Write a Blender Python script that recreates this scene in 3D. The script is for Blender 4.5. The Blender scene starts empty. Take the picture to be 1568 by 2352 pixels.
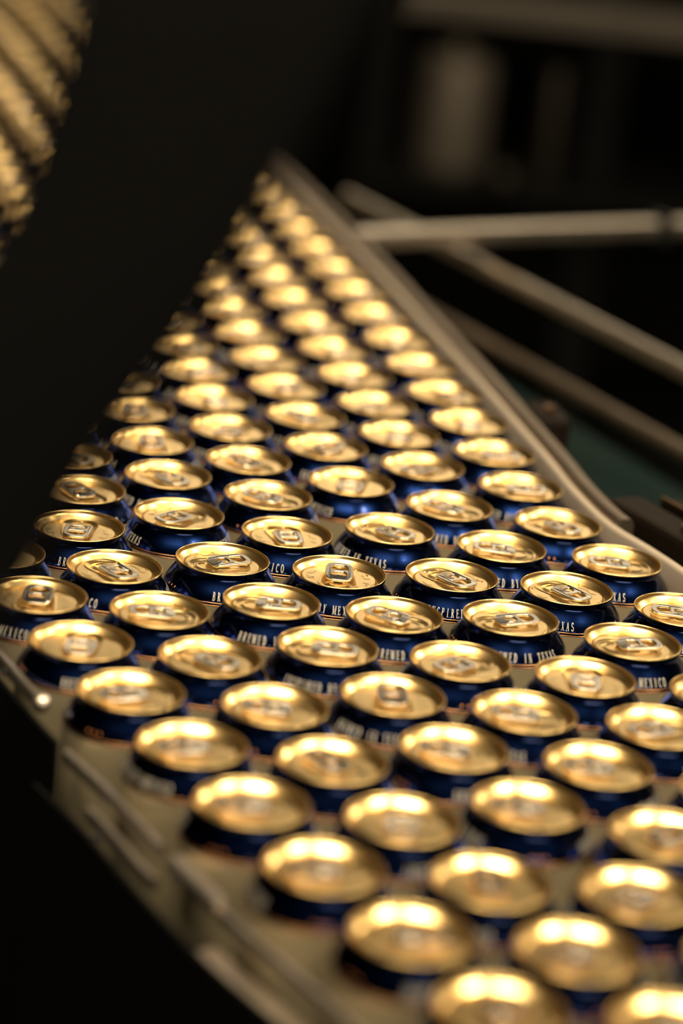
import bpy, bmesh, math, random
from mathutils import Vector, Matrix
random.seed(7)
PI = math.pi
S = bpy.context.scene
COL = S.collection

# ------------------------------------------------------------------ camera
LID = 1.022                                   # height of the can rims above the floor
cam_d = bpy.data.cameras.new('camera')
cam = bpy.data.objects.new('camera', cam_d); COL.objects.link(cam)
pitch, roll = 0.329274, 0.110673
fwd = Vector((0, math.cos(pitch), -math.sin(pitch)))
r0 = Vector((1, 0, 0)); u0 = r0.cross(fwd)
rt = math.cos(roll)*r0 + math.sin(roll)*u0
up = -math.sin(roll)*r0 + math.cos(roll)*u0
m = Matrix((rt, up, -fwd)).transposed().to_4x4()
m.translation = Vector((0, 0, LID + 0.52735))
cam.matrix_world = m
cam_d.sensor_fit = 'VERTICAL'; cam_d.sensor_height = 36.0; cam_d.sensor_width = 24.0
cam_d.lens = 6176.7/2352*36.0
cam_d.clip_start = 0.05; cam_d.clip_end = 60
cam_d.dof.use_dof = True
cam_d.dof.focus_distance = 1.535
cam_d.dof.aperture_fstop = 2.8
cam_d.dof.aperture_blades = 0
S.camera = cam

# ------------------------------------------------------------------ world, light, exposure
S.view_settings.view_transform = 'Standard'
S.view_settings.look = 'None'
S.view_settings.exposure = 0.2
S.view_settings.gamma = 1.0
S.view_settings.use_curve_mapping = False
W = bpy.data.worlds.new('world'); S.world = W; W.use_nodes = True
W.node_tree.nodes['Background'].inputs[0].default_value = (0.75, 0.85, 0.7, 1)
W.node_tree.nodes['Background'].inputs[1].default_value = 0.008

def area(name, loc, size, power, col, target=None, spread=PI):
    d = bpy.data.lights.new(name, 'AREA'); d.shape = 'RECTANGLE'
    d.size, d.size_y = size; d.energy = power; d.color = col; d.spread = spread
    o = bpy.data.objects.new(name, d); COL.objects.link(o); o.location = loc
    if target is not None:
        o.rotation_euler = (Vector(target) - Vector(loc)).to_track_quat('-Z', 'Y').to_euler()
    return o
WARM = (1.0, 0.83, 0.58)
# warm lamps aimed at the line: some follow lid highlights, others are added fill
LAMPS = [(-0.15, 0.62, 3.0, 1.10, 0.5, 17.0, 1.3, 95), (1.35, 0.85, 3.0, 0.9, 0.35, 13.0, 1.3, 95),
         (1.0, -1.7, 2.3, 3.0, 0.25, 8.0, 1.4, 100), (0.1, 1.8, 3.0, 1.0, 0.5, 7.0, 2.4, 95), (2.6, 4.0, 2.9, 0.8, 0.25, 3.2, 1.6, 60),
         (0.3, 6.6, 2.7, 4.5, 0.25, 1.5, 1.8, 46)]
for i, (x, y, z, w, dy, p, ty, sp) in enumerate(LAMPS):
    area('tube_and_fill_lamp', (x, y, z), (w, dy), p, WARM, (x*0.15, ty, 1.0), math.radians(sp))

area('hall_fill_lamp', (2.2, 2.6, 3.9), (0.4, 0.4), 26, WARM)  # unseen fill lamp added to brighten the background machinery
# ------------------------------------------------------------------ materials
def mat(name, col, rough=0.5, metal=0.0, coat=0.0, noise=None, spec=0.5, trans=0.0, bump=0.0):
    M = bpy.data.materials.new(name); M.use_nodes = True
    nt = M.node_tree; b = nt.nodes['Principled BSDF']
    b.inputs['Base Color'].default_value = (*col, 1)
    b.inputs['Roughness'].default_value = rough
    b.inputs['Metallic'].default_value = metal
    b.inputs['Coat Weight'].default_value = coat
    b.inputs['Coat Roughness'].default_value = 0.06
    b.inputs['Specular IOR Level'].default_value = spec
    b.inputs['Transmission Weight'].default_value = trans
    if noise:
        scale, amt, ramt = noise
        tc = nt.nodes.new('ShaderNodeTexCoord')
        n = nt.nodes.new('ShaderNodeTexNoise'); n.inputs['Scale'].default_value = scale; n.inputs['Detail'].default_value = 4
        nt.links.new(tc.outputs['Object'], n.inputs['Vector'])
        mx = nt.nodes.new('ShaderNodeMix'); mx.data_type = 'RGBA'
        mx.inputs[6].default_value = (*[c*(1-amt) for c in col], 1)
        mx.inputs[7].default_value = (*[min(1, c*(1+amt)) for c in col], 1)
        nt.links.new(n.outputs['Fac'], mx.inputs[0]); nt.links.new(mx.outputs[2], b.inputs['Base Color'])
        mr = nt.nodes.new('ShaderNodeMapRange')
        mr.inputs[3].default_value = max(0.02, rough-ramt); mr.inputs[4].default_value = min(1, rough+ramt)
        nt.links.new(n.outputs['Fac'], mr.inputs[0]); nt.links.new(mr.outputs[0], b.inputs['Roughness'])
        if bump:
            bp = nt.nodes.new('ShaderNodeBump'); bp.inputs['Strength'].default_value = bump; bp.inputs['Distance'].default_value = 0.001
            nt.links.new(n.outputs['Fac'], bp.inputs['Height']); nt.links.new(bp.outputs['Normal'], b.inputs['Normal'])
    return M
M_GOLD = mat('gold_lacquered_aluminium', (0.88, 0.62, 0.26), 0.28, 1.0, noise=(3000, 0.03, 0.02))
M_TAB = mat('bare_aluminium', (0.56, 0.51, 0.44), 0.26, 1.0, noise=(2500, 0.05, 0.03))
M_BLUE = mat('navy_blue_print', (0.0055, 0.0175, 0.085), 0.22, 1.0, coat=0.35)
M_BEIGE = mat('beige_print', (0.38, 0.322, 0.205), 0.42, 0.35, noise=(60, 0.06, 0.05))
M_COPPER = mat('copper_line_print', (0.80, 0.42, 0.20), 0.28, 1.0)
M_CREAM = mat('cream_lettering', (0.62, 0.57, 0.48), 0.45, 0.0)
M_ORANGE = mat('orange_print', (0.75, 0.30, 0.10), 0.4, 0.3)
M_WATER = mat('water', (1, 1, 1), 0.02, 0.0, trans=1.0)
M_STEEL = mat('brushed_stainless_steel', (0.42, 0.37, 0.31), 0.45, 1.0, noise=(40, 0.10, 0.08))
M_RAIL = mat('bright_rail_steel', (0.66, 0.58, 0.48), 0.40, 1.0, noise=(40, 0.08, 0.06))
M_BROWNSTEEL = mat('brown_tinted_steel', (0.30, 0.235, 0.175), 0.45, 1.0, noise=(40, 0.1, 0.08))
M_BRONZE = mat('dull_bronze', (0.22, 0.12, 0.06), 0.45, 1.0)
M_WEAR = mat('cream_plastic_wear_strip', (0.40, 0.33, 0.25), 0.40, 0.0, noise=(30, 0.08, 0.08))
M_DARK = mat('black_machine_paint', (0.012, 0.012, 0.011), 0.55, 0.0, noise=(20, 0.2, 0.1), spec=0.2)
M_BLACKRUB = mat('matt_black_rubber', (0.003, 0.003, 0.003), 0.8, 0.0, noise=(30, 0.2, 0.05), spec=0.05)
M_KNOB = mat('dark_brown_clamp_plastic', (0.008, 0.005, 0.003), 0.6, 0.0, noise=(50, 0.2, 0.1), spec=0.12)
M_TEAL = mat('dark_green_painted_steel', (0.0065, 0.0155, 0.0140), 0.7, 0.0, noise=(8, 0.15, 0.1), spec=0.05)
M_CANISTER = mat('satin_stainless_steel', (0.45, 0.39, 0.32), 0.6, 0.8)
M_DIMSTEEL = mat('dull_grey_steel', (0.10, 0.085, 0.07), 0.5, 0.8)
M_BELT = mat('grey_conveyor_chain', (0.10, 0.09, 0.075), 0.5, 0.0, noise=(60, 0.15, 0.1))
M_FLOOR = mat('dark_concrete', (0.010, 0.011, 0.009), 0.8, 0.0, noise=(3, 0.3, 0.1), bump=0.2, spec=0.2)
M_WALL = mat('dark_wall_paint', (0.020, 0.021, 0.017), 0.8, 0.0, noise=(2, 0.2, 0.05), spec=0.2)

# ------------------------------------------------------------------ mesh helpers
def finish(bm, name, material, smooth=None):
    me = bpy.data.meshes.new(name)
    bmesh.ops.recalc_face_normals(bm, faces=bm.faces)
    bm.to_mesh(me); bm.free()
    if material: me.materials.append(material)
    if smooth is not None:
        for p in me.polygons: p.use_smooth = True
        if smooth < 3: me.set_sharp_from_angle(angle=smooth)
    return me
def link(name, me, parent=None, loc=(0, 0, 0), rz=0.0):
    o = bpy.data.objects.new(name, me); COL.objects.link(o)
    o.location = loc; o.rotation_euler = (0, 0, rz)
    if parent: o.parent = parent
    return o
def tag(o, label, cat, group=None):
    o['label'] = label; o['category'] = cat
    if group: o['group'] = group
    return o
def struct(o, label=None):
    o['kind'] = 'structure'
    if label: o['label'] = label
    return o
def empty(name, loc, rz=0):
    o = bpy.data.objects.new(name, None); COL.objects.link(o)
    o.location = loc; o.rotation_euler = (0, 0, rz); o.empty_display_size = 0.05
    return o
def lathe(bm, prof, n, close_ends=False, scale=0.001):
    rings = []
    for r, z in prof:
        if r < 1e-6: rings.append([bm.verts.new((0, 0, z*scale))])
        else: rings.append([bm.verts.new((r*math.cos(2*PI*i/n)*scale, r*math.sin(2*PI*i/n)*scale, z*scale)) for i in range(n)])
    for a, b in zip(rings, rings[1:]):
        for i in range(n):
            j = (i+1) % n
            if len(a) == 1 and len(b) == 1: continue
            if len(a) == 1: bm.faces.new((a[0], b[i], b[j]))
            elif len(b) == 1: bm.faces.new((a[i], a[j], b[0]))
            else: bm.faces.new((a[i], a[j], b[j], b[i]))
    if close_ends:
        for rr in (rings[0], rings[-1]):
            if len(rr) > 2: bm.faces.new(rr)
    return rings
def box(bm, c, s, rz=0.0, bevel=0.0, rot=None):
    Mx = Matrix.Translation(c) @ (rot.to_4x4() if rot else Matrix.Rotation(rz, 4, 'Z')) @ Matrix.Diagonal((*s, 1))
    g = bmesh.ops.create_cube(bm, size=1.0, matrix=Mx)
    if bevel:
        es = list({e for v in g['verts'] for e in v.link_edges})
        bmesh.ops.bevel(bm, geom=es, offset=bevel, segments=2, affect='EDGES', profile=0.6)
def sweep(bm, path, sec, closed_sec=True):
    """sweep a section of (outward, up) points along a horizontal path of (x, y, z); outward = left normal"""
    rings = []
    P = [Vector(p) for p in path]
    for i, p in enumerate(P):
        t = (P[min(i+1, len(P)-1)] - P[max(i-1, 0)]); t.z = 0; t.normalize()
        n = Vector((-t.y, t.x, 0))
        rings.append([bm.verts.new(p + n*a + Vector((0, 0, b))) for a, b in sec])
    k = len(sec)
    for a, b in zip(rings, rings[1:]):
        for i in range(k):
            j = (i+1) % k
            bm.faces.new((a[i], a[j], b[j], b[i]))
    bm.faces.new(rings[0]); bm.faces.new(rings[-1])
def rrect(x0, x1, z0, z1, r, n=3):
    out = []
    for cx, cz, a0 in ((x1-r, z1-r, 0), (x0+r, z1-r, 90), (x0+r, z0+r, 180), (x1-r, z0+r, 270)):
        for i in range(n+1):
            a = math.radians(a0 + 90*i/n); out.append((cx + r*math.cos(a), cz + r*math.sin(a)))
    return out
def circ(r, n=12): return [(r*math.cos(2*PI*i/n), r*math.sin(2*PI*i/n)) for i in range(n)]
def cyl(bm, a, b, r, n=20, r2=None):
    a, b = Vector(a), Vector(b); d = b - a
    q = d.to_track_quat('Z', 'Y').to_matrix()
    r2 = r if r2 is None else r2
    A = [bm.verts.new(a + q @ Vector((r*math.cos(2*PI*i/n), r*math.sin(2*PI*i/n), 0))) for i in range(n)]
    B = [bm.verts.new(b + q @ Vector((r2*math.cos(2*PI*i/n), r2*math.sin(2*PI*i/n), 0))) for i in range(n)]
    for i in range(n): bm.faces.new((A[i], A[(i+1) % n], B[(i+1) % n], B[i]))
    bm.faces.new(A); bm.faces.new(B)
def catmull(pts, n, closed=False):
    out = []; N = len(pts); rng = range(N) if closed else range(N-1)
    for i in rng:
        if closed: p = [pts[(i+k) % N] for k in (-1, 0, 1, 2)]
        else: p = [pts[max(0, min(N-1, i+k))] for k in (-1, 0, 1, 2)]
        for j in range(n):
            t = j/n
            out.append(tuple(0.5*(2*b + (c-a)*t + (2*a-5*b+4*c-d)*t*t + (-a+3*b-3*c+d)*t**3) for a, b, c, d in zip(*p)))
    if not closed: out.append(tuple(pts[-1]))
    return out

# ------------------------------------------------------------------ room shell
def slab(name, c, s, material):
    bm = bmesh.new(); box(bm, c, s); return struct(link(name, finish(bm, name, material)))
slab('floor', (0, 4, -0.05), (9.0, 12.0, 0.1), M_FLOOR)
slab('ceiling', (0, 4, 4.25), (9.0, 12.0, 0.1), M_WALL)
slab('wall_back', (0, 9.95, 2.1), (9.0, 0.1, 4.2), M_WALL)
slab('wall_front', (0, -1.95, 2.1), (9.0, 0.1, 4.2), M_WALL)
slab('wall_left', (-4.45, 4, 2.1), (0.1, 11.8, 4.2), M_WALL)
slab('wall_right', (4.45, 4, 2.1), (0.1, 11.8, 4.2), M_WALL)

# ------------------------------------------------------------------ the can (millimetres below the rim)
SHOULDER = [(26.9, -0.75), (26.9, -1.5), (26.75, -2.3), (26.3, -2.6), (26.0, -2.7), (25.7, -3.2), (25.9, -4.2), (26.6, -5.5), (27.9, -7.4), (29.4, -9.4), (30.8, -11.3),  # first points: the gold seam's outer wall, coloured navy for its dark reflection
            (31.9, -13.1), (32.6, -14.6), (32.95, -16.2), (33.0, -17.0)]
BODY = [(33.0, -17.0), (33.0, -60), (33.0, -110), (32.4, -114), (30.5, -118), (27, -121.2), (24.5, -122), (22.8, -121), (20, -117), (12, -113), (0, -112)]
PANEL_Z, PANEL_R = -3.6, 20.6
LIDP = [(26.85, -0.75), (27.0, -0.5), (26.95, -0.2), (26.7, 0.0), (26.42, -0.06), (26.27, -0.35), (26.08, -1.0), (25.8, -1.7), (25.4, -2.2),
        (24.9, -2.66), (24.2, -3.25), (23.4, -3.92), (22.85, -4.34), (22.5, -4.62), (22.2, -4.78), (21.9, -4.75), (21.65, -4.45), (21.45, -4.05), (21.2, -3.75), (20.9, -3.64)]
def sstep(a, b, x):
    t = max(0.0, min(1.0, (x-a)/(b-a))); return t*t*(3-2*t)
def seg_cone(x, y):
    # signed distance to a teardrop round the mouth and the tab (nose towards +x)
    t = max(0.0, min(1.0, (x+9.5)/19.5)); cx = -9.5 + 19.5*t; r = 6.8 + 2.4*t
    return math.hypot(x-cx, y) - r
def panel_h(x, y):
    d = seg_cone(x, y)
    h = -0.55*(1 - sstep(-0.5, 0.5, d))
    h += 0.32*math.exp(-((d-1.6)/0.55)**2)*(1 if x > -4 else sstep(-12, -4, x))      # raised bead round the recess
    e = math.hypot((x-10.2)/7.3, y/7.8)
    h -= 0.34*math.exp(-(((e-1)*7.5)/0.32)**2) if x > 3.5 else 0                     # score line of the mouth
    e2 = math.hypot((x-10.6)/4.6, y/5.2)
    if x > 9.0: h += 0.40*math.exp(-(((e2-1)*5)/0.55)**2)                             # bead inside the mouth
    h -= 0.5*math.exp(-((x+13.0)**2/9.0 + y*y/22.0))                                 # finger well
    a = math.degrees(math.atan2(abs(y), x)); rr = math.hypot(x, y)
    if 70 < a < 118 and 14.6 < rr < 18.4:
        h += 0.16 if (int(a/3.2) % 2 == 0) else 0.0                                  # raised marks at each side
    return h
def lid_mesh(hi):
    bm = bmesh.new(); n = 128 if hi else 56; nr = 40 if hi else 12
    rings = lathe(bm, LIDP, n)
    prev = rings[-1]
    for k in range(nr+1):
        r = PANEL_R*(1 - k/nr)
        if k == nr:
            c = bm.verts.new((0, 0, (PANEL_Z + panel_h(0, 0))*0.001))
            for i in range(n): bm.faces.new((prev[i], prev[(i+1) % n], c))
            break
        ring = []
        for i in range(n):
            x, y = r*math.cos(2*PI*i/n), r*math.sin(2*PI*i/n)
            ring.append(bm.verts.new((x*0.001, y*0.001, (PANEL_Z + panel_h(x, y)*(1 if k > 0 else 0))*0.001)))
        for i in range(n): bm.faces.new((prev[i], prev[(i+1) % n], ring[(i+1) % n], ring[i]))
        prev = ring
    return finish(bm, 'lid', M_GOLD, 3.2)
def lathe_mesh(name, prof, n, material, smooth=3.2):
    bm = bmesh.new(); lathe(bm, prof, n); return finish(bm, name, material, smooth)
def tab_mesh(hi):
    q = 5 if hi else 2
    outer = [(8.2, 2.6), (7.2, 5.0), (4.6, 7.2), (0, 7.75), (-7, 7.6), (-12.2, 7.0), (-14.9, 5.4), (-16.2, 2.8)]
    outer = outer + [(x, -y) for x, y in reversed(outer)]
    heel = [(-5.6, 4.6), (-7.6, 5.5), (-10.6, 5.1), (-13.0, 3.6), (-13.7, 1.6)]
    heel = heel + [(x, -y) for x, y in reversed(heel)]
    win = [(3.2, 3.4), (1.4, 4.7), (-1.3, 4.5), (-3.4, 3.0), (-3.8, 1.2)]
    win = win + [(x, -y) for x, y in reversed(win)]
    cu = bpy.data.curves.new('tab', 'CURVE'); cu.dimensions = '2D'; cu.fill_mode = 'BOTH'
    cu.extrude = 0.00022; cu.bevel_depth = 0.00046; cu.bevel_resolution = 2 if hi else 0
    for pts in (outer, heel, win):
        c = catmull(pts, q, True)
        sp = cu.splines.new('POLY'); sp.points.add(len(c)-1); sp.use_cyclic_u = True
        for p, (x, y) in zip(sp.points, c): p.co = (x*0.001, y*0.001, 0, 1)
    o = bpy.data.objects.new('tab', cu); COL.objects.link(o)
    bpy.context.view_layer.update()
    me = bpy.data.meshes.new_from_object(o.evaluated_get(bpy.context.evaluated_depsgraph_get()))
    bpy.data.objects.remove(o); bpy.data.curves.remove(cu)
    me.name = 'tab'
    tilt = 0.035
    for v in me.vertices:                                  # the heel rises a little and the nose dips
        v.co.z += -1.85e-3 - tilt*v.co.x*0.6 - (0.0005 if v.co.x > 0.006 else 0)
    me.materials.clear(); me.materials.append(M_TAB)
    for p in me.polygons: p.use_smooth = True
    me.set_sharp_from_angle(angle=math.radians(50))
    return me
def rivet_mesh(hi):
    bm = bmesh.new(); n = 24 if hi else 10
    lathe(bm, [(3.1, -4.1), (3.05, -3.0), (2.6, -2.65), (2.2, -2.7), (1.9, -2.3), (1.2, -2.05), (0, -2.0)], n)
    for s in (1, -1):                                      # the tongue that ties the rivet to the nose
        pass
    a = [bm.verts.new((x*0.001, y*0.001, z*0.001)) for x, y, z in ((1.5, 2.3, -2.75), (5.6, 2.9, -2.45), (5.6, -2.9, -2.45), (1.5, -2.3, -2.75))]
    b = [bm.verts.new(v.co - Vector((0, 0, 0.0004))) for v in a]
    bm.faces.new(a); bm.faces.new(b)
    for i in range(4): bm.faces.new((a[i], a[(i+1) % 4], b[(i+1) % 4], b[i]))
    return finish(bm, 'rivet', M_TAB, math.radians(45))

# lettering: condensed serif capitals drawn with thick and thin strokes on a 0..1 high cell
def arc(cx, cy, rx, ry, a0, a1, n=10):
    return [(cx + rx*math.cos(math.radians(a0 + (a1-a0)*i/n)), cy + ry*math.sin(math.radians(a0 + (a1-a0)*i/n))) for i in range(n+1)]
TH, HL = 0.095, 0.038
def stem(x, y0=0.0, y1=1.0, w=TH, serif=True):
    out = [([(x, y0), (x, y1)], w)]
    if serif: out += [([(x-0.11, y1-HL/2), (x+0.11, y1-HL/2)], HL), ([(x-0.11, y0+HL/2), (x+0.11, y0+HL/2)], HL)]
    return out
GLYPH = {
 'I': (0.24, stem(0.12)),
 'N': (0.52, stem(0.10, w=HL) + stem(0.42, w=HL) + [([(0.08, 1), (0.43, 0)], TH)]),
 'M': (0.66, stem(0.10, w=HL) + stem(0.56, w=TH) + [([(0.10, 1), (0.32, 0.05)], TH), ([(0.32, 0.05), (0.55, 1)], HL)]),
 'E': (0.44, stem(0.12) + [([(0.1, 0.97), (0.40, 0.97)], HL), ([(0.1, 0.03), (0.42, 0.03)], HL), ([(0.1, 0.52), (0.33, 0.52)], HL),
        ([(0.40, 0.98), (0.40, 0.80)], HL), ([(0.42, 0.02), (0.42, 0.20)], HL), ([(0.33, 0.42), (0.33, 0.62)], HL)]),
 'T': (0.46, stem(0.23, serif=False) + [([(0.02, 0.97), (0.44, 0.97)], HL), ([(0.03, 0.98), (0.03, 0.78)], HL), ([(0.43, 0.98), (0.43, 0.78)], HL), ([(0.13, 0.025), (0.33, 0.025)], HL)]),
 'D': (0.50, stem(0.12) + [([(0.12, 0.97)] + arc(0.18, 0.5, 0.26, 0.47, 90, -90) + [(0.12, 0.03)], 0.085)]),
 'P': (0.44, stem(0.12) + [([(0.12, 0.97)] + arc(0.20, 0.73, 0.18, 0.24, 90, -90) + [(0.12, 0.49)], 0.075)]),
 'R': (0.48, stem(0.12) + [([(0.12, 0.97)] + arc(0.20, 0.74, 0.17, 0.23, 90, -90) + [(0.12, 0.51)], 0.075), ([(0.22, 0.5), (0.44, 0.0)], TH)]),
 'B': (0.47, stem(0.12) + [([(0.12, 0.97)] + arc(0.20, 0.75, 0.15, 0.22, 90, -90) + [(0.12, 0.53)], 0.075), ([(0.12, 0.53)] + arc(0.20, 0.28, 0.20, 0.25, 90, -90) + [(0.12, 0.03)], 0.08)]),
 'W': (0.70, [([(0.06, 1), (0.22, 0)], TH), ([(0.22, 0), (0.36, 0.95)], HL), ([(0.34, 1), (0.50, 0)], TH), ([(0.50, 0), (0.64, 1)], HL),
        ([(0.0, 0.975), (0.15, 0.975)], HL), ([(0.28, 0.975), (0.42, 0.975)], HL), ([(0.57, 0.975), (0.70, 0.975)], HL)]),
 'X': (0.48, [([(0.07, 1), (0.41, 0)], TH), ([(0.40, 1), (0.08, 0)], HL), ([(0.0, 0.975), (0.16, 0.975)], HL), ([(0.32, 0.975), (0.47, 0.975)], HL), ([(0.01, 0.025), (0.16, 0.025)], HL), ([(0.32, 0.025), (0.48, 0.025)], HL)]),
 'A': (0.50, [([(0.25, 1), (0.42, 0)], TH), ([(0.25, 1), (0.08, 0)], HL), ([(0.13, 0.33), (0.37, 0.33)], HL), ([(0.0, 0.025), (0.16, 0.025)], HL), ([(0.32, 0.025), (0.50, 0.025)], HL)]),
 'Y': (0.48, [([(0.07, 1), (0.24, 0.48)], TH), ([(0.41, 1), (0.24, 0.48)], HL), ([(0.24, 0.5), (0.24, 0)], TH), ([(0.0, 0.975), (0.16, 0.975)], HL), ([(0.33, 0.975), (0.48, 0.975)], HL), ([(0.14, 0.025), (0.34, 0.025)], HL)]),
 'O': (0.52, [(arc(0.26, 0.5, 0.20, 0.47, 0, 360, 20), 0.085)]),
 'C': (0.48, [(arc(0.26, 0.5, 0.20, 0.47, 45, 315, 16), 0.085), ([(0.41, 0.98), (0.41, 0.75)], HL)]),
 'S': (0.42, [(arc(0.21, 0.74, 0.14, 0.235, 20, 260, 10) + arc(0.21, 0.26, 0.155, 0.235, 80, -160, 10), 0.085), ([(0.35, 0.97), (0.35, 0.76)], HL), ([(0.06, 0.02), (0.06, 0.25)], HL)]),
}
ARC = [-2.7]
for (a, b), (c, d) in zip(SHOULDER, SHOULDER[1:]): ARC.append(ARC[-1] + math.hypot(c-a, d-b))
def on_shoulder(u, s, off=0.06):
    """u: mm round the can at radius 30.5, s: arc length down the shoulder -> point"""
    for i in range(len(ARC)-1):
        if s <= ARC[i+1] or i == len(ARC)-2:
            t = (s-ARC[i])/(ARC[i+1]-ARC[i]); (a, b), (c, d) = SHOULDER[i], SHOULDER[i+1]
            r, z = a+(c-a)*t, b+(d-b)*t; nx, nz = -(d-b), (c-a); L = math.hypot(nx, nz); r += off*nx/L; z += off*nz/L
            break
    th = u/30.5
    return Vector((r*math.cos(th), r*math.sin(th), z))*0.001
S_BASE, S_H, ADV = 13.2, 5.0, 2.75
def stroke(bm, pts, w, u0):
    L, R = [], []
    for i, p in enumerate(pts):
        a, b = pts[max(0, i-1)], pts[min(len(pts)-1, i+1)]
        dx, dy = (b[0]-a[0]), (b[1]-a[1])
        dx *= 1.0; l = math.hypot(dx, dy) or 1; nx, ny = -dy/l*w/2, dx/l*w/2
        L.append((p[0]+nx, p[1]+ny)); R.append((p[0]-nx, p[1]-ny))
    f = lambda q: bm.verts.new(on_shoulder(u0 + q[0]*S_H*0.66, S_BASE - q[1]*S_H))
    L = [f(q) for q in L]; R = [f(q) for q in R]
    for i in range(len(L)-1): bm.faces.new((L[i], L[i+1], R[i+1], R[i]))
def densify(pts):
    out = [pts[0]]
    for a, b in zip(pts, pts[1:]):
        n = max(1, int(abs(b[1]-a[1])/0.25))
        out += [(a[0]+(b[0]-a[0])*k/n, a[1]+(b[1]-a[1])*k/n) for k in range(1, n+1)]
    return out
def text_mesh(text):
    bm = bmesh.new()
    if True:
        u = -ADV*(len(text)-1)/2
        for ch in text:
            if ch != ' ':
                w, strokes = GLYPH[ch]
                for pts, sw in strokes: stroke(bm, densify(pts), sw, u - w*S_H*0.33)
            u += ADV
    return finish(bm, 'lettering', M_CREAM)
def mark_mesh():
    bm = bmesh.new()
    for c in (0.5*PI*30.5, 1.5*PI*30.5):
        for k in (-3.2, 0.0, 3.2):
            vs = [bm.verts.new(on_shoulder(c+k+dx, 11.6+dy)) for dx, dy in ((-0.5, 0), (0, -0.8), (0.5, 0), (0, 0.8))]
            bm.faces.new(vs)
    return finish(bm, 'printed_mark', M_ORANGE)
def line_mesh(n):
    bm = bmesh.new()
    for z0, z1 in ((-15.25, -15.65), (-16.75, -17.2)):
        def rad(z):
            for (a, b), (c, d) in zip(SHOULDER, SHOULDER[1:]):
                if d <= z <= b: return a+(c-a)*(z-b)/(d-b)
            return 33.0
        lathe(bm, [(rad(z0)-0.02, z0+0.05), (rad(z0)+0.05, z0), (rad(z1)+0.05, z1), (rad(z1)-0.02, z1-0.05)], n)
    return finish(bm, 'copper_line', M_COPPER, 3.2)
MESH = {}
for hi in (True, False):
    n = 96 if hi else 44
    MESH[hi] = dict(lid=lid_mesh(hi), shoulder=lathe_mesh('shoulder', SHOULDER, n, M_BLUE), body=lathe_mesh('body', BODY, n, M_BEIGE),
                    copper_line=line_mesh(n), tab=tab_mesh(hi), rivet=rivet_mesh(hi))
TEXTS, MARK = [text_mesh('BREWED IN TEXAS'), text_mesh('INSPIRED BY MEXICO')], mark_mesh()

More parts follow.
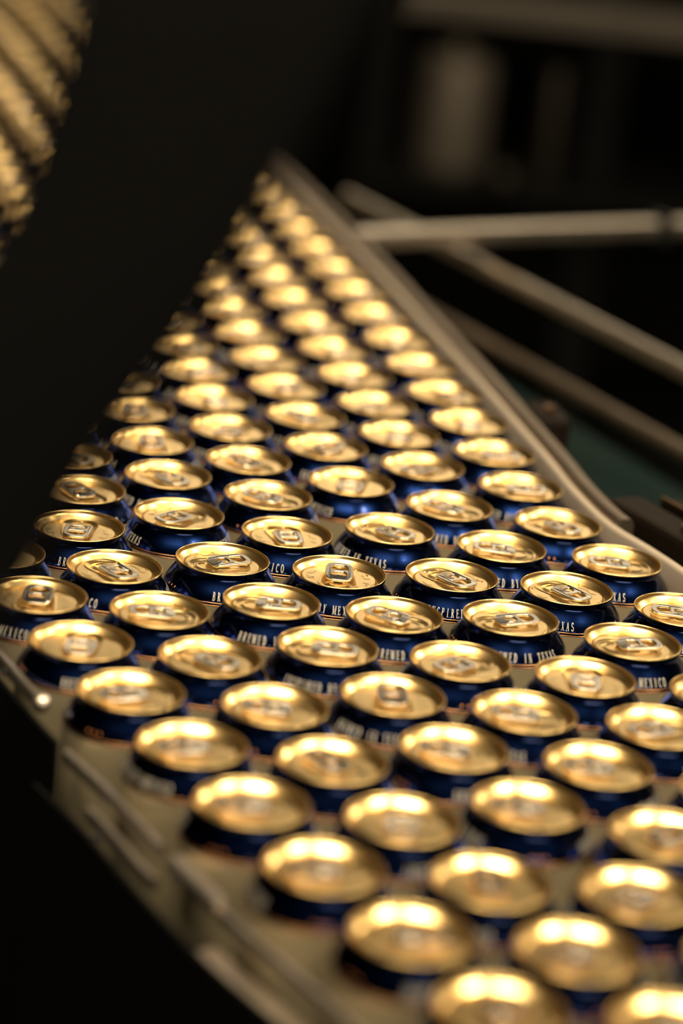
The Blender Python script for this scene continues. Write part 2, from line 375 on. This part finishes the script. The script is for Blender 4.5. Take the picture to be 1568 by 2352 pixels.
# can positions in millimetres (x, y), by column counted from the left rail, nearest first
CANS = {
    1: [(121.5,900.5), (85,955.8), (49.1,1011.5), (9.5,1064.6), (-25.9,1121.6), (-58.7,1179.3), (-94.2,1235.2), (-126.5,1293.2), (-157.8,1351.6), (-188.8,1410.2), (-215,1483.5), (-222.1,1549.3), (-238.6,1613.5), (-256.5,1677.3), (-273.9,1741.2), (-291,1805.2), (-307.9,1869.2), (-322.9,1933.8), (-340.2,1997.7), (-357.2,2061.7), (-374.8,2125.6), (-392.6,2189.4), (-411.1,2253), (-430.1,2316.5), (-449.4,2379.8), (-469.2,2443.1), (-489.2,2506.2), (-509.4,2569.3), (-529.6,2632.4), (-549.7,2695.5), (-569.7,2758.7), (-589.7,2821.8), (-610.5,2885.8), (-631.3,2949.8), (-652.1,3013.8), (-672.9,3077.8), (-693.7,3141.8), (-714.5,3205.8), (-735.3,3269.8), (-756.1,3333.8)],
    2: [(191.9,902.2), (155.3,957.4), (118.9,1012.7), (83,1068.4), (43.4,1121.5), (8.8,1178), (-22.2,1236.6), (-59.2,1291.5), (-91.4,1349.4), (-122.6,1407.8), (-150.6,1467.9), (-157.7,1533.7), (-173.8,1598), (-192,1661.7), (-209.5,1725.6), (-226.6,1789.6), (-243.6,1853.6), (-258.6,1918.1), (-275.8,1982), (-292.9,2046), (-310.4,2109.9), (-328.2,2173.7), (-346.7,2237.3), (-365.3,2300.9), (-384.3,2364.3), (-403.5,2427.7), (-423.4,2490.9), (-443.4,2554), (-463.6,2617.1), (-483.7,2680.2), (-503.8,2743.4), (-524.6,2807.2), (-545.4,2871.1), (-566.2,2935.1), (-587,2999.1), (-607.8,3063.1), (-628.6,3127.1), (-649.4,3191.1), (-670.2,3255.1), (-691,3319.1), (-711.8,3383.1)],
    3: [(191.9,1021.8), (149.1,1072.3), (102,1152.4), (67.4,1208.9), (36.4,1267.5), (0.7,1324.1), (-32.8,1381.3), (-64.4,1439.5), (-95.8,1508.5), (-109.4,1579.1), (-126.4,1644.3), (-144.8,1710), (-161.9,1774), (-178.9,1838), (-194.2,1902.5), (-211.3,1966.5), (-228.4,2030.5), (-245.9,2094.4), (-263.8,2158.2), (-282.2,2221.8), (-300.7,2285.4), (-319.7,2348.9), (-338.7,2412.4), (-358,2475.8), (-377.8,2539), (-397.8,2602.1), (-418,2665.2), (-438.5,2728.7), (-459.4,2792.5), (-480.3,2856.5), (-501.2,2920.4), (-522,2984.4), (-542.8,3048.4), (-563.6,3112.4), (-584.4,3176.4), (-605.2,3240.4), (-626,3304.4), (-646.8,3368.4), (-667.6,3432.4)],
    4: [(166.3,1136.3), (204.4,1193.2), (138.3,1207.9), (103.6,1264.3), (71.3,1323.8), (35.2,1381.4), (2.5,1439), (-30.5,1496.5), (-45.7,1561), (-62.5,1625.9), (-78.7,1690.3), (-95,1754.5), (-112.1,1818.5), (-129.2,1882.5), (-147.3,1949.5), (-164.4,2013.5), (-181.7,2077.6), (-199.3,2141.5), (-217.2,2205.3), (-235.6,2269), (-254.3,2332.6), (-273.3,2396.2), (-292.5,2459.8), (-311.9,2523.4), (-331.8,2586.7), (-352.3,2650.3), (-373.3,2714.1), (-394.3,2778), (-415.2,2841.8), (-436.1,2905.8), (-456.9,2969.7), (-477.7,3033.7), (-498.5,3097.7), (-519.3,3161.7), (-540.1,3225.7), (-560.9,3289.7), (-581.7,3353.7), (-602.5,3417.7), (-623.3,3481.7)],
    5: [(172.3,1264.7), (137.6,1321.2), (99.7,1396.8), (67.1,1454.5), (30,1523.5), (3.8,1605), (-15,1672.1), (-31.2,1736.4), (-48,1801.2), (-65.1,1865.2), (-83.3,1930.4), (-100.3,1996.2), (-117.6,2060.4), (-135.1,2124.7), (-153,2188.9), (-171.2,2253), (-189.9,2316.9), (-208.8,2380.8), (-228,2444.6), (-247.4,2508.4), (-267.2,2572.2), (-287.5,2635.9), (-308.1,2699.6), (-329.1,2763.4), (-350,2827.3), (-370.9,2891.1), (-391.8,2955.1), (-412.7,3019), (-433.5,3083), (-454.3,3147), (-475.1,3211), (-495.9,3275), (-516.7,3339), (-537.5,3403), (-558.3,3467), (-579.1,3531)],
    6: [(209.4,1319.6), (166.7,1380.7), (133.5,1453.8), (97,1513.6), (66,1579.3), (48.7,1653.8), (32.5,1718.2), (15.8,1783.1), (-1.1,1847.9), (-18.2,1912), (-35.3,1976), (-53.2,2042.8), (-70.8,2107.3), (-88.6,2171.9), (-106.8,2236.3), (-125.2,2300.7), (-144.2,2364.9), (-163.4,2429), (-182.9,2493.1), (-202.6,2557.2), (-222.6,2621.3), (-243.1,2685.1), (-263.8,2748.9), (-284.8,2812.7), (-305.8,2876.6), (-326.7,2940.4), (-347.6,3004.4), (-368.4,3068.3), (-389.2,3132.3), (-410,3196.3), (-430.8,3260.3), (-451.6,3324.3), (-472.4,3388.3), (-493.2,3452.3), (-514,3516.3), (-534.8,3580.3)],
    7: [(198.3,1439), (166,1511.5), (133,1569.2), (111.8,1633.8), (96.2,1699.9), (79.6,1764.9), (63.4,1829.2), (46.5,1894), (28.7,1958.8), (10.6,2023.8), (-6.1,2089.4), (-24,2154.2), (-42.1,2219), (-60.5,2283.7), (-79.2,2348.4), (-98.4,2412.8), (-117.9,2477.2), (-137.7,2541.5), (-157.7,2605.9), (-178,2670.2), (-198.7,2734.3), (-219.6,2798.2), (-240.6,2862), (-261.5,2925.9), (-282.4,2989.7), (-303.3,3053.7), (-324.2,3117.6), (-345,3181.6), (-365.8,3245.6), (-386.6,3309.6), (-407.4,3373.6), (-428.2,3437.6), (-449,3501.6), (-469.8,3565.6), (-490.6,3629.6)],
}

# turn of the tab (degrees, nose direction) and of the print for the cans in focus, keyed by rounded position
TABS = [((2, 1439), -90), ((67, 1455), 132), ((-64, 1440), 209), ((-123, 1408), 130), ((133, 1454), 130), ((100, 1397), 205), ((167, 1381), 195),
        ((198, 1439), 0), ((35, 1381), -25), ((-33, 1381), 180), ((-91, 1349), 5), ((-126, 1293), 90), ((-158, 1352), -90), ((-151, 1468), 90),
        ((-96, 1508), 54), ((-31, 1496), 105), ((30, 1524), 145), ((97, 1514), 0), ((166, 1511), 5), ((-59, 1291), 150), ((1, 1324), 180),
        ((71, 1324), 45), ((138, 1321), 90), ((36, 1268), -85), ((104, 1264), 0), ((-22, 1237), 0), ((-94, 1235), 30), ((172, 1265), 30)]
PRINT = [((-64, 1440), 16.6, 0), ((2, 1439), -10, 1), ((67, 1455), 12.7, 1), ((133, 1454), -13, 0), ((100, 1397), 11, 0), ((35, 1381), 12.6, 0),
         ((30, 1524), -20, 0), ((-123, 1408), -32, 1), ((-31, 1496), -24, 1), ((-96, 1508), -43, 0), ((-33, 1381), 4, 0), ((97, 1514), 8, 1),
         ((166, 1511), -12, 0), ((198, 1439), 24, 0), ((167, 1381), -2, 1)]
def find(lst, x, y, tol=14):
    best = min(lst, key=lambda e: math.hypot(e[0][0]-x, e[0][1]-y))
    return best if math.hypot(best[0][0]-x, best[0][1]-y) < tol else None
ORD = ['nearest', 'second', 'third', 'fourth', 'fifth', 'sixth', 'seventh', 'eighth', 'ninth', 'tenth', 'eleventh', 'twelfth', 'thirteenth', 'fourteenth',
       'fifteenth', 'sixteenth', 'seventeenth', 'eighteenth', 'nineteenth', 'twentieth']
def ordinal(i):
    if i < 20: return ORD[i]
    t = {2: 'twenty', 3: 'thirty', 4: 'forty'}[(i+1)//10]; k = (i+1) % 10
    return {2: 'twentieth', 3: 'thirtieth', 4: 'fortieth'}[(i+1)//10] if k == 0 else t + '-' + ['', 'first'][k == 1] + (ORD[k-1] if k > 1 else '')
COLNAME = {1: 'first column from the left rail', 2: 'second column from the left rail', 3: 'third column from the left rail', 4: 'middle column of seven',
           5: 'third column from the right rail', 6: 'second column from the right rail', 7: 'first column along the right rail'}
def tabword(deg):
    d = deg % 360
    return ['right', 'back right', 'away', 'back left', 'left', 'front left', 'towards camera', 'front right'][int((d+22.5)//45) % 8]
focus_roots = []
def make_can(x, y, label, group):
    hi = 1240 < y < 1720
    M = MESH[hi]
    root = empty('beverage_can', (x*0.001, y*0.001, LID))
    tag(root, label, 'can', group)
    t = find(TABS, x, y); td = math.radians(t[1] if t else random.uniform(0, 360))
    pr = find(PRINT, x, y)
    face = math.atan2(-y, -x)
    pa = (face + pr[1]/30.5 + PI*pr[2]) if pr else random.uniform(0, 2*PI)
    link('body', M['body'], root); link('shoulder', M['shoulder'], root); link('copper_line', M['copper_line'], root)
    link('lid', M['lid'], root, rz=td)
    tb = link('tab', M['tab'], root, rz=td); link('rivet', M['rivet'], tb)
    if y < 2000:
        link('lettering', TEXTS[0], root, rz=pa)['kind'] = 'stuff'
        link('lettering', TEXTS[1], root, rz=pa+PI)['kind'] = 'stuff'
        link('printed_mark', MARK, root, rz=pa)['kind'] = 'stuff'
    if hi: focus_roots.append((root, t[1] if t else None))
    return root
for c, lst in CANS.items():
    for i, (x, y) in enumerate(lst):
        t = find(TABS, x, y)
        if t: lab = 'gold-lidded blue can, %s in the %s, tab nose %s' % (ordinal(i), COLNAME[c], tabword(t[1]))
        elif y < 1250: lab = 'blurred gold-lidded blue can, %s in the %s' % (ordinal(i), COLNAME[c])
        else: lab = 'gold-lidded blue can, %s up the %s' % (ordinal(i), COLNAME[c])
        make_can(x, y, lab, 'gold-lidded beverage cans on the conveyor')

# water drops on the lids in sharpest focus
bm = bmesh.new()
lathe(bm, [(1.0, 0), (0.93, 0.30), (0.7, 0.55), (0.38, 0.70), (0, 0.75)], 12, True)
DROP = finish(bm, 'water_drop', M_WATER, 3.2)
for root, td in focus_roots:
    yy = root.location.y
    if td is None or not 1.34 < yy < 1.53: continue
    for k in range(random.randint(3, 7)):
        a = random.uniform(0, 2*PI); r = random.uniform(15.5, 19.5)
        o = link('water_drop', DROP, root, (r*math.cos(a)*0.001, r*math.sin(a)*0.001, (PANEL_Z-0.03)*0.001))
        s = random.uniform(0.5, 1.15); o.scale = (s, s*random.uniform(0.8, 1.2), s)

# ------------------------------------------------------------------ conveyor carrying the cans
LEFT = [(119+0.0, 905-57.0)] + [CANS[1][i] for i in range(0, 10)] + [CANS[1][i] for i in range(11, len(CANS[1]), 4)]
RIGHT = [(262, 1325), (230, 1382)] + [CANS[7][i] for i in range(0, 12, 2)] + [CANS[7][i] for i in range(14, len(CANS[7]), 4)]
def offset(path, d):
    """shift a path sideways; d > 0 to the left of travel"""
    out = []
    for i, p in enumerate(path):
        a, b = Vector(path[max(0, i-1)]).to_2d(), Vector(path[min(len(path)-1, i+1)]).to_2d()
        t = (b-a).normalized(); out.append((p[0] - t.y*d, p[1] + t.x*d))
    return out
def m3(path, z): return [(x*0.001, y*0.001, z) for x, y in path]
CZ = LID - 0.122                                # top of the chain
conv = empty('conveyor', (-0.1, 2.0, 0))
tag(conv, 'long stainless can conveyor running back under the gold-lidded cans', 'conveyor')
def child(name, bm, material, parent, smooth=None, label=None):
    me = finish(bm, name, material, smooth); o = link(name, me, parent)
    if parent: o.matrix_parent_inverse = Matrix.Translation(-parent.location)
    if label: o['label'] = label
    return o
def resample(path, n=6): return catmull(path, n)
def sub(path, y0, y1): return [p for p in path if y0 <= p[1] <= y1]
LPX = resample([(190, 795)] + [CANS[1][i] for i in range(0, 12)] + [CANS[1][i] for i in range(14, 40, 3)], 6)
# chain: one ribbon between the two sides
bm = bmesh.new()
SPINE_L = [(200, 790), (85, 956), (-59, 1179), (-158, 1352), (-230, 1580), (-309, 1869), (-393, 2189), (-489, 2506), (-590, 2822), (-694, 3142), (-790, 3440)]
SPINE_R = [(560, 800), (430, 1020), (300, 1240), (166, 1511), (112, 1650), (47, 1894), (-24, 2154), (-118, 2477), (-220, 2798), (-324, 3118), (-505, 3690)]
for z in (CZ - 0.0005, CZ - 0.03):
    pass
L_ = m3(offset(SPINE_L, 36), 0); R_ = m3(offset(SPINE_R, -36), 0)
top = [(bm.verts.new((a[0], a[1], CZ-0.0004)), bm.verts.new((b[0], b[1], CZ-0.0004))) for a, b in zip(L_, R_)]
bot = [(bm.verts.new((a[0], a[1], CZ-0.03)), bm.verts.new((b[0], b[1], CZ-0.03))) for a, b in zip(L_, R_)]
for i in range(len(top)-1):
    (a, b), (c, d) = top[i], top[i+1]; (e, f), (g, h) = bot[i], bot[i+1]
    bm.faces.new((a, b, d, c)); bm.faces.new((e, f, h, g)); bm.faces.new((a, c, g, e)); bm.faces.new((b, d, h, f))
bm.faces.new((top[0][0], top[0][1], bot[0][1], bot[0][0])); bm.faces.new((top[-1][0], top[-1][1], bot[-1][1], bot[-1][0]))
child('conveyor_chain', bm, M_BELT, conv)
for sp, sgn in ((SPINE_L, 1), (SPINE_R, -1)):
    if sgn < 0:
        bm = bmesh.new(); sweep(bm, m3(offset(sp, -36), CZ), [(-0.001, -0.16), (-0.001, -0.004), (-0.005, -0.004), (-0.005, -0.16)]); child('side_frame', bm, M_DARK, conv)
    else:
        for y0, y1, zt, d in ((700, 1228, 0.084, 53), (1222, 3450, 0.104, 42)):
            bm = bmesh.new(); sweep(bm, m3(offset(sub(LPX, y0, y1), d), CZ), [(0.0005, -0.16), (0.0005, zt), (0.003, zt), (0.003, -0.16)]); child('side_frame', bm, M_BLACKRUB, conv)
    o_ = offset(sp, sgn*42)
    for i in (1, 4, 8):
        bm = bmesh.new(); box(bm, (o_[i][0]*0.001, o_[i][1]*0.001, (CZ-0.05)/2), (0.04, 0.04, CZ-0.05), 0.3, 0.004); child('leg', bm, M_DARK, conv)
        bm = bmesh.new(); cyl(bm, (o_[i][0]*0.001, o_[i][1]*0.001, 0), (o_[i][0]*0.001, o_[i][1]*0.001, 0.02), 0.045); child('foot', bm, M_DARK, conv)

def rail(name, path, d, z, sec, material, label, smooth=0.9):
    root = empty(name, (path[0][0]*0.001, path[0][1]*0.001, z)); tag(root, label, 'rail')
    bm = bmesh.new(); sweep(bm, m3(offset(path, d), z), sec); child('rail_bar', bm, material, root, smooth)
    return root
LP = LPX[6:]
def sub(path, y0, y1): return [p for p in path if y0 <= p[1] <= y1]
def bracket(root, p, d, z, side):
    """small dark post that carries the rail on the side frame"""
    q = offset(p, d)[1]
    bm = bmesh.new(); cyl(bm, (q[0]*0.001, q[1]*0.001, CZ-0.10), (q[0]*0.001, q[1]*0.001, z), 0.006, 12); child('bracket_post', bm, M_DARK, root, 0.8)
    q2 = offset(p, d*0.86)[1]
    bm = bmesh.new(); box(bm, (q2[0]*0.001, q2[1]*0.001, z-0.006), (0.02, 0.012, 0.012), math.atan2(p[2][1]-p[0][1], p[2][0]-p[0][0])+PI/2, 0.002); child('bracket_block', bm, M_KNOB, root)
# left guide rails in three lengths, each lapping the next
def capped(root, path, d, z, r):
    e = offset(path, d)[0]
    bm = bmesh.new(); bmesh.ops.create_uvsphere(bm, u_segments=16, v_segments=10, radius=r, matrix=Matrix.Translation((e[0]*0.001, e[1]*0.001, z)))
    child('end_cap', bm, M_RAIL, root, 3.2)
far_l = sub(LP, 1250, 3300)
r1 = rail('guide_rail', far_l, 36, LID-0.010, rrect(0, 0.004, -0.008, 0.0, 0.0018), M_RAIL, 'thin steel guide rail at the left edge, ending in a bright tip')
capped(r1, far_l, 38, LID-0.013, 0.005)
mid_l = sub(LP, 1122, 1232)
rb = rail('guide_rail', mid_l, 36, LID-0.022, rrect(0, 0.005, -0.007, 0.0, 0.002), M_RAIL, 'short double steel guide rail at lower left between two rail joints')
bm = bmesh.new(); sweep(bm, m3(offset(sub(LP, 1118, 1195), 43.5), LID-0.032), rrect(0, 0.005, -0.008, 0.0, 0.002)); child('lower_bar', bm, M_RAIL, rb, 0.9)
near = resample([(155, 850), (119, 905), (85, 956), (49, 1012), (9, 1068), (-24, 1119)], 4)
r2 = rail('guide_rail', near, 37.5, LID-0.023, rrect(0, 0.004, -0.007, 0.0, 0.0018), M_RAIL, 'nearest steel guide rail at bottom left with a broad flange')
bm = bmesh.new(); sweep(bm, m3(offset(sub(near, 840, 1085), 38), LID-0.043), rrect(0, 0.014, -0.006, 0.0, 0.0025)); child('flange', bm, M_RAIL, r2, 0.9)
e1, e2 = offset(near, 38.5)[-1], offset(near, 38.5)[-4]
bm = bmesh.new(); cyl(bm, (e1[0]*0.001, e1[1]*0.001, LID-0.0245), (e2[0]*0.001, e2[1]*0.001, LID-0.0250), 0.0052, 16, 0.0042); child('end_ferrule', bm, M_RAIL, r2, 0.9)
for root, path, ys in ((r1, LP, (1290, 1500, 1900, 2400)), (rb, LP, (1170,)), (r2, near, (960, 1075))):
    for yv in ys:
        i = min(range(1, len(path)-1), key=lambda k: abs(path[k][1]-yv))
        d0, d1, zz = {'guide_rail': (40.0, 42.4, -0.014), 'guide_rail.001': (48.5, 53.4, -0.0385), 'guide_rail.002': (52.0, 53.4, -0.0455)}[root.name]
        q0, q1 = offset(path[i-1:i+2], d0)[1], offset(path[i-1:i+2], d1)[1]
        bm = bmesh.new(); cyl(bm, (q0[0]*0.001, q0[1]*0.001, LID+zz), (q1[0]*0.001, q1[1]*0.001, LID+zz), 0.0015, 10); child('bracket_pin', bm, M_DARK, root, 0.8)
# right guide rails: cream wear strip against the cans, steel bar outside it
RP = resample([(262, 1325), (230, 1382)] + [CANS[7][i] for i in list(range(1, 10)) + list(range(11, 35, 3))], 4)
r3 = rail('guide_rail', sub(RP, 1300, 3600), -35.0, LID-0.002, rrect(-0.0055, 0, -0.022, 0.0, 0.003), M_WEAR, 'cream plastic guide rail along the right of the cans')
r4 = rail('support_rail', sub(RP, 1558, 3600), -41.0, LID+0.001, rrect(-0.0115, 0, -0.026, 0.0, 0.004), M_BROWNSTEEL, 'brown steel bar backing the right guide rail, ending at the clamp')
for yv in (1420, 1700, 2000, 2500):
    i = min(range(1, len(RP)-1), key=lambda k: abs(RP[k][1]-yv)); bracket(r3, RP[i-1:i+2], -55, LID-0.03, -1)
    if yv > 1600: bracket(r4, RP[i+1:i+4], -56, LID-0.032, -1)
def at(path, y, d):
    i = min(range(1, len(path)-1), key=lambda k: abs(path[k][1]-y)); q = offset(path, d)[i]
    t = Vector(path[i+1]) - Vector(path[i-1]); return q[0]*0.001, q[1]*0.001, math.atan2(t.y, t.x)
def clamp(y, d, z, s, label, knob):
    x, yy, a = at(RP, y, d); root = empty('rail_clamp', (x, yy, z), a); tag(root, label, 'clamp')
    bm = bmesh.new(); box(bm, (0, 0, 0), s, 0, 0.004); link('clamp_block', finish(bm, 'clamp_block', M_KNOB), root)
    bm = bmesh.new(); cyl(bm, (-0.004, 0, s[2]/2), (-0.004, 0, s[2]/2+0.004), 0.0042, 6); link('bolt', finish(bm, 'bolt', M_BRONZE), root)
    bm = bmesh.new(); cyl(bm, (0, -0.004, -s[2]/2), (0, -0.004, -0.16), 0.008, 12); link('post', finish(bm, 'post', M_DARK, 0.8), root)
    if knob:
        bm = bmesh.new(); box(bm, (0.030, -0.032, -0.006), (0.055, 0.016, 0.038), 0, 0.003); link('upright_plate', finish(bm, 'upright_plate', M_KNOB), root)
        bm = bmesh.new(); box(bm, (0.030, -0.0245, 0.0143), (0.053, 0.0025, 0.003), 0, 0.0008); link('edge_glint', finish(bm, 'edge_glint', M_BRONZE), root)  # bronze strip that paints the glint along the plate's lit top edge
r5 = rail('support_rail', sub(RP, 1330, 1500), -41.0, LID+0.001, rrect(-0.0115, 0, -0.026, 0.0, 0.003), M_BROWNSTEEL, 'brown steel bar at the right edge, below the large dark clamp')
clamp(1790, -66, LID-0.012, (0.046, 0.024, 0.024), 'small dark rail clamp with bronze bolt, right of the cans at mid height', False)
clamp(1545, -77, LID-0.016, (0.13, 0.026, 0.03), 'large dark rail clamp with an upright plate at the right edge', True)

# ------------------------------------------------------------------ machine deck and rails to the right
deck = empty('machine_deck', (0.55, 2.2, 0)); tag(deck, 'dark green sheet steel machine deck to the right of the can line', 'machine')
bm = bmesh.new()
dp = [(0.36, 1.25), (0.80, 1.25), (0.62, 1.55), (0.40, 1.95), (0.05, 2.62), (-0.02, 2.60), (0.0, 2.50), (0.12, 2.10), (0.20, 1.78)]
a = [bm.verts.new((x, y, 0.86)) for x, y in dp]; b = [bm.verts.new((x, y, 0.83)) for x, y in dp]
bm.faces.new(a); bm.faces.new(b)
for i in range(len(dp)): bm.faces.new((a[i], a[(i+1) % len(dp)], b[(i+1) % len(dp)], b[i]))
child('deck_plate', bm, M_TEAL, deck)
for x, y in ((0.42, 1.32), (0.72, 1.32), (0.14, 2.3), (0.42, 1.82)):
    bm = bmesh.new(); box(bm, (x, y, 0.415), (0.05, 0.05, 0.83), 0, 0.004); child('leg', bm, M_DARK, deck)
def bar(name, a, b, w, h, material, label, posts, cat='rail', zfoot=0.86, rnd=0.004):
    root = empty(name, a); tag(root, label, cat)
    d = Vector(b)-Vector(a); bm = bmesh.new()
    sweep(bm, [tuple(Vector(a)+d*k/6) for k in range(7)], rrect(-w/2, w/2, -h/2, h/2, rnd)); child('rail_bar', bm, material, root, 0.9)
    for t in posts:
        p = Vector(a)+d*t
        bm = bmesh.new(); cyl(bm, (p.x, p.y, zfoot), (p.x, p.y, p.z-h/2), 0.007, 12); child('post', bm, M_DARK, root, 0.8)
    return root
bar('side_rail', (-0.03, 2.645, LID-0.045), (0.34, 1.993, LID-0.045), 0.012, 0.014, M_RAIL, 'bright steel rail slanting down to the right edge, upper of two', (0.10, 0.97))
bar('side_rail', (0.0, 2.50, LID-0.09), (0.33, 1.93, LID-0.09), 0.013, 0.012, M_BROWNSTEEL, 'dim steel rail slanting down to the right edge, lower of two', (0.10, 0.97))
cb = bar('cross_rail', (-0.015, 2.335, LID-0.014), (0.36, 2.60, LID-0.02), 0.014, 0.018, M_RAIL, 'level steel cross rail reaching from the can line to the right edge', (0.985,), zfoot=0.0)
for t in (0.77, 0.93):
    p = Vector((-0.015, 2.335, LID-0.014))*(1-t) + Vector((0.36, 2.60, LID-0.02))*t
    bm = bmesh.new(); box(bm, tuple(p), (0.014, 0.024, 0.026), 0.61, 0.003); child('clamp_ring', bm, M_DARK, cb)

# ------------------------------------------------------------------ black guard arm in the near left
guard = empty('guard_arm', (-0.17, 0.66, 0)); tag(guard, 'broad matt black curved guard arm, out of focus across the upper left', 'machine guard')
# right and left edge of the arm from its top end downwards, then its upright post
stations = [(Vector(a), Vector(b)) for a, b in [((0.0137, 0.7423, 1.4951), (-0.0731, 0.7392, 1.486)), ((-0.004, 0.7258, 1.4466), (-0.0869, 0.7228, 1.4379)), ((-0.026, 0.7079, 1.3944), (-0.0984, 0.7053, 1.3868)), ((-0.042, 0.6963, 1.3605), (-0.1161, 0.6937, 1.3527)), ((-0.0647, 0.6834, 1.3226), (-0.1387, 0.6807, 1.3148)), ((-0.0783, 0.6729, 1.2918), (-0.1526, 0.6702, 1.2839)), ((-0.087, 0.667, 1.2748), (-0.1612, 0.6644, 1.267))]]
a, b = stations[-1]
stations += [(Vector((a.x-0.02, a.y, z)), Vector((b.x-0.02, b.y, z))) for z in (1.15, 0.9, 0.5, 0.0)]
stations = [tuple(Vector(q) for q in zip(*[iter(s)]*3)) for s in catmull([(*a, *b) for a, b in stations], 6)]
bm = bmesh.new(); rings = []
for a, b in stations:
    ax = (b-a); w = ax.length/2; ax.normalize(); dn = Vector((0, 1, 0)); dn = (dn - ax*dn.dot(ax)).normalized(); c = (a+b)/2
    rings.append([bm.verts.new(c + ax*x + dn*y) for x, y in rrect(-w, w, -0.015, 0.015, 0.010)])
for p, q in zip(rings, rings[1:]):
    for i in range(len(p)): bm.faces.new((p[i], p[(i+1) % len(p)], q[(i+1) % len(p)], q[i]))
bm.faces.new(rings[0]); bm.faces.new(rings[-1])
child('arm', bm, M_BLACKRUB, guard, 0.9)
c = (stations[-1][0]+stations[-1][1])/2
bm = bmesh.new(); box(bm, (c.x, c.y, 0.008), (0.18, 0.14, 0.016), 0, 0.003); child('foot_plate', bm, M_DARK, guard)
for sx in (-1, 1):
    bm = bmesh.new(); cyl(bm, (c.x+sx*0.07, c.y-0.045, 0.016), (c.x+sx*0.07, c.y-0.045, 0.026), 0.009, 6); child('bolt', bm, M_STEEL, guard)

# ------------------------------------------------------------------ machinery at the back, far out of focus
YB = 5.0
frame = empty('back_machine', (0.6, YB, 0)); tag(frame, 'dark machine frame with a steel top beam at the back of the hall', 'machine')
zb = 0.8492
bm = bmesh.new(); box(bm, (0.215, YB, zb), (0.42, 0.05, 0.05), 0, 0.006); child('top_beam', bm, M_STEEL, frame)
bm = bmesh.new(); box(bm, (0.72, YB, zb), (0.60, 0.05, 0.05), 0, 0.006); child('top_beam', bm, M_STEEL, frame)
for x in (-0.02, 0.40, 1.04):
    bm = bmesh.new(); box(bm, (x, YB+0.03, 0.45), (0.07, 0.07, 0.90), 0, 0.006); child('post', bm, M_DARK, frame)
bm = bmesh.new(); box(bm, (0.5, YB+0.05, 0.53), (1.1, 0.36, 0.03), 0, 0.004); child('shelf', bm, M_DARK, frame)
p0 = Vector((0.1232, 4.98, 0.6592))
can = empty('steel_canister', (p0.x, YB, 0.545)); tag(can, 'tall stainless steel canister on the shelf of the back machine', 'canister')
bm = bmesh.new(); lathe(bm, [(0, 0), (66, 0), (70, 5), (72, 12), (72, 190), (68, 205), (50, 214), (20, 218), (0, 218)], 48); link('shell', finish(bm, 'shell', M_CANISTER, 0.7), can)
bm = bmesh.new(); lathe(bm, [(0, 217), (18, 217), (18, 232), (14, 236), (0, 236)], 24); link('cap', finish(bm, 'cap', M_CANISTER, 0.7), can)
p1 = Vector((0.3099, 5, 0.701))
pipe = empty('bottle_tube', (p1.x, YB, 0.545)); tag(pipe, 'slim dim steel tube standing right of the canister at the back', 'tube')
bm = bmesh.new(); lathe(bm, [(0, 0), (26, 0), (26, 6), (22, 10), (22, 200), (19, 206), (0, 206)], 32); link('shell', finish(bm, 'shell', M_DIMSTEEL, 0.7), pipe)
p2 = Vector((0.2257, 4.85, 0.5657))
ball = empty('round_knob', (p2.x, YB-0.15, p2.z)); tag(ball, 'small round steel knob below the canister shelf', 'knob')
bm = bmesh.new(); bmesh.ops.create_uvsphere(bm, u_segments=24, v_segments=16, radius=0.028); link('knob', finish(bm, 'knob', M_DIMSTEEL, 3.2), ball)
bm = bmesh.new(); cyl(bm, (0, 0.02, 0), (0, 0.17, 0), 0.01); link('spindle', finish(bm, 'spindle', M_DARK, 0.8), ball)
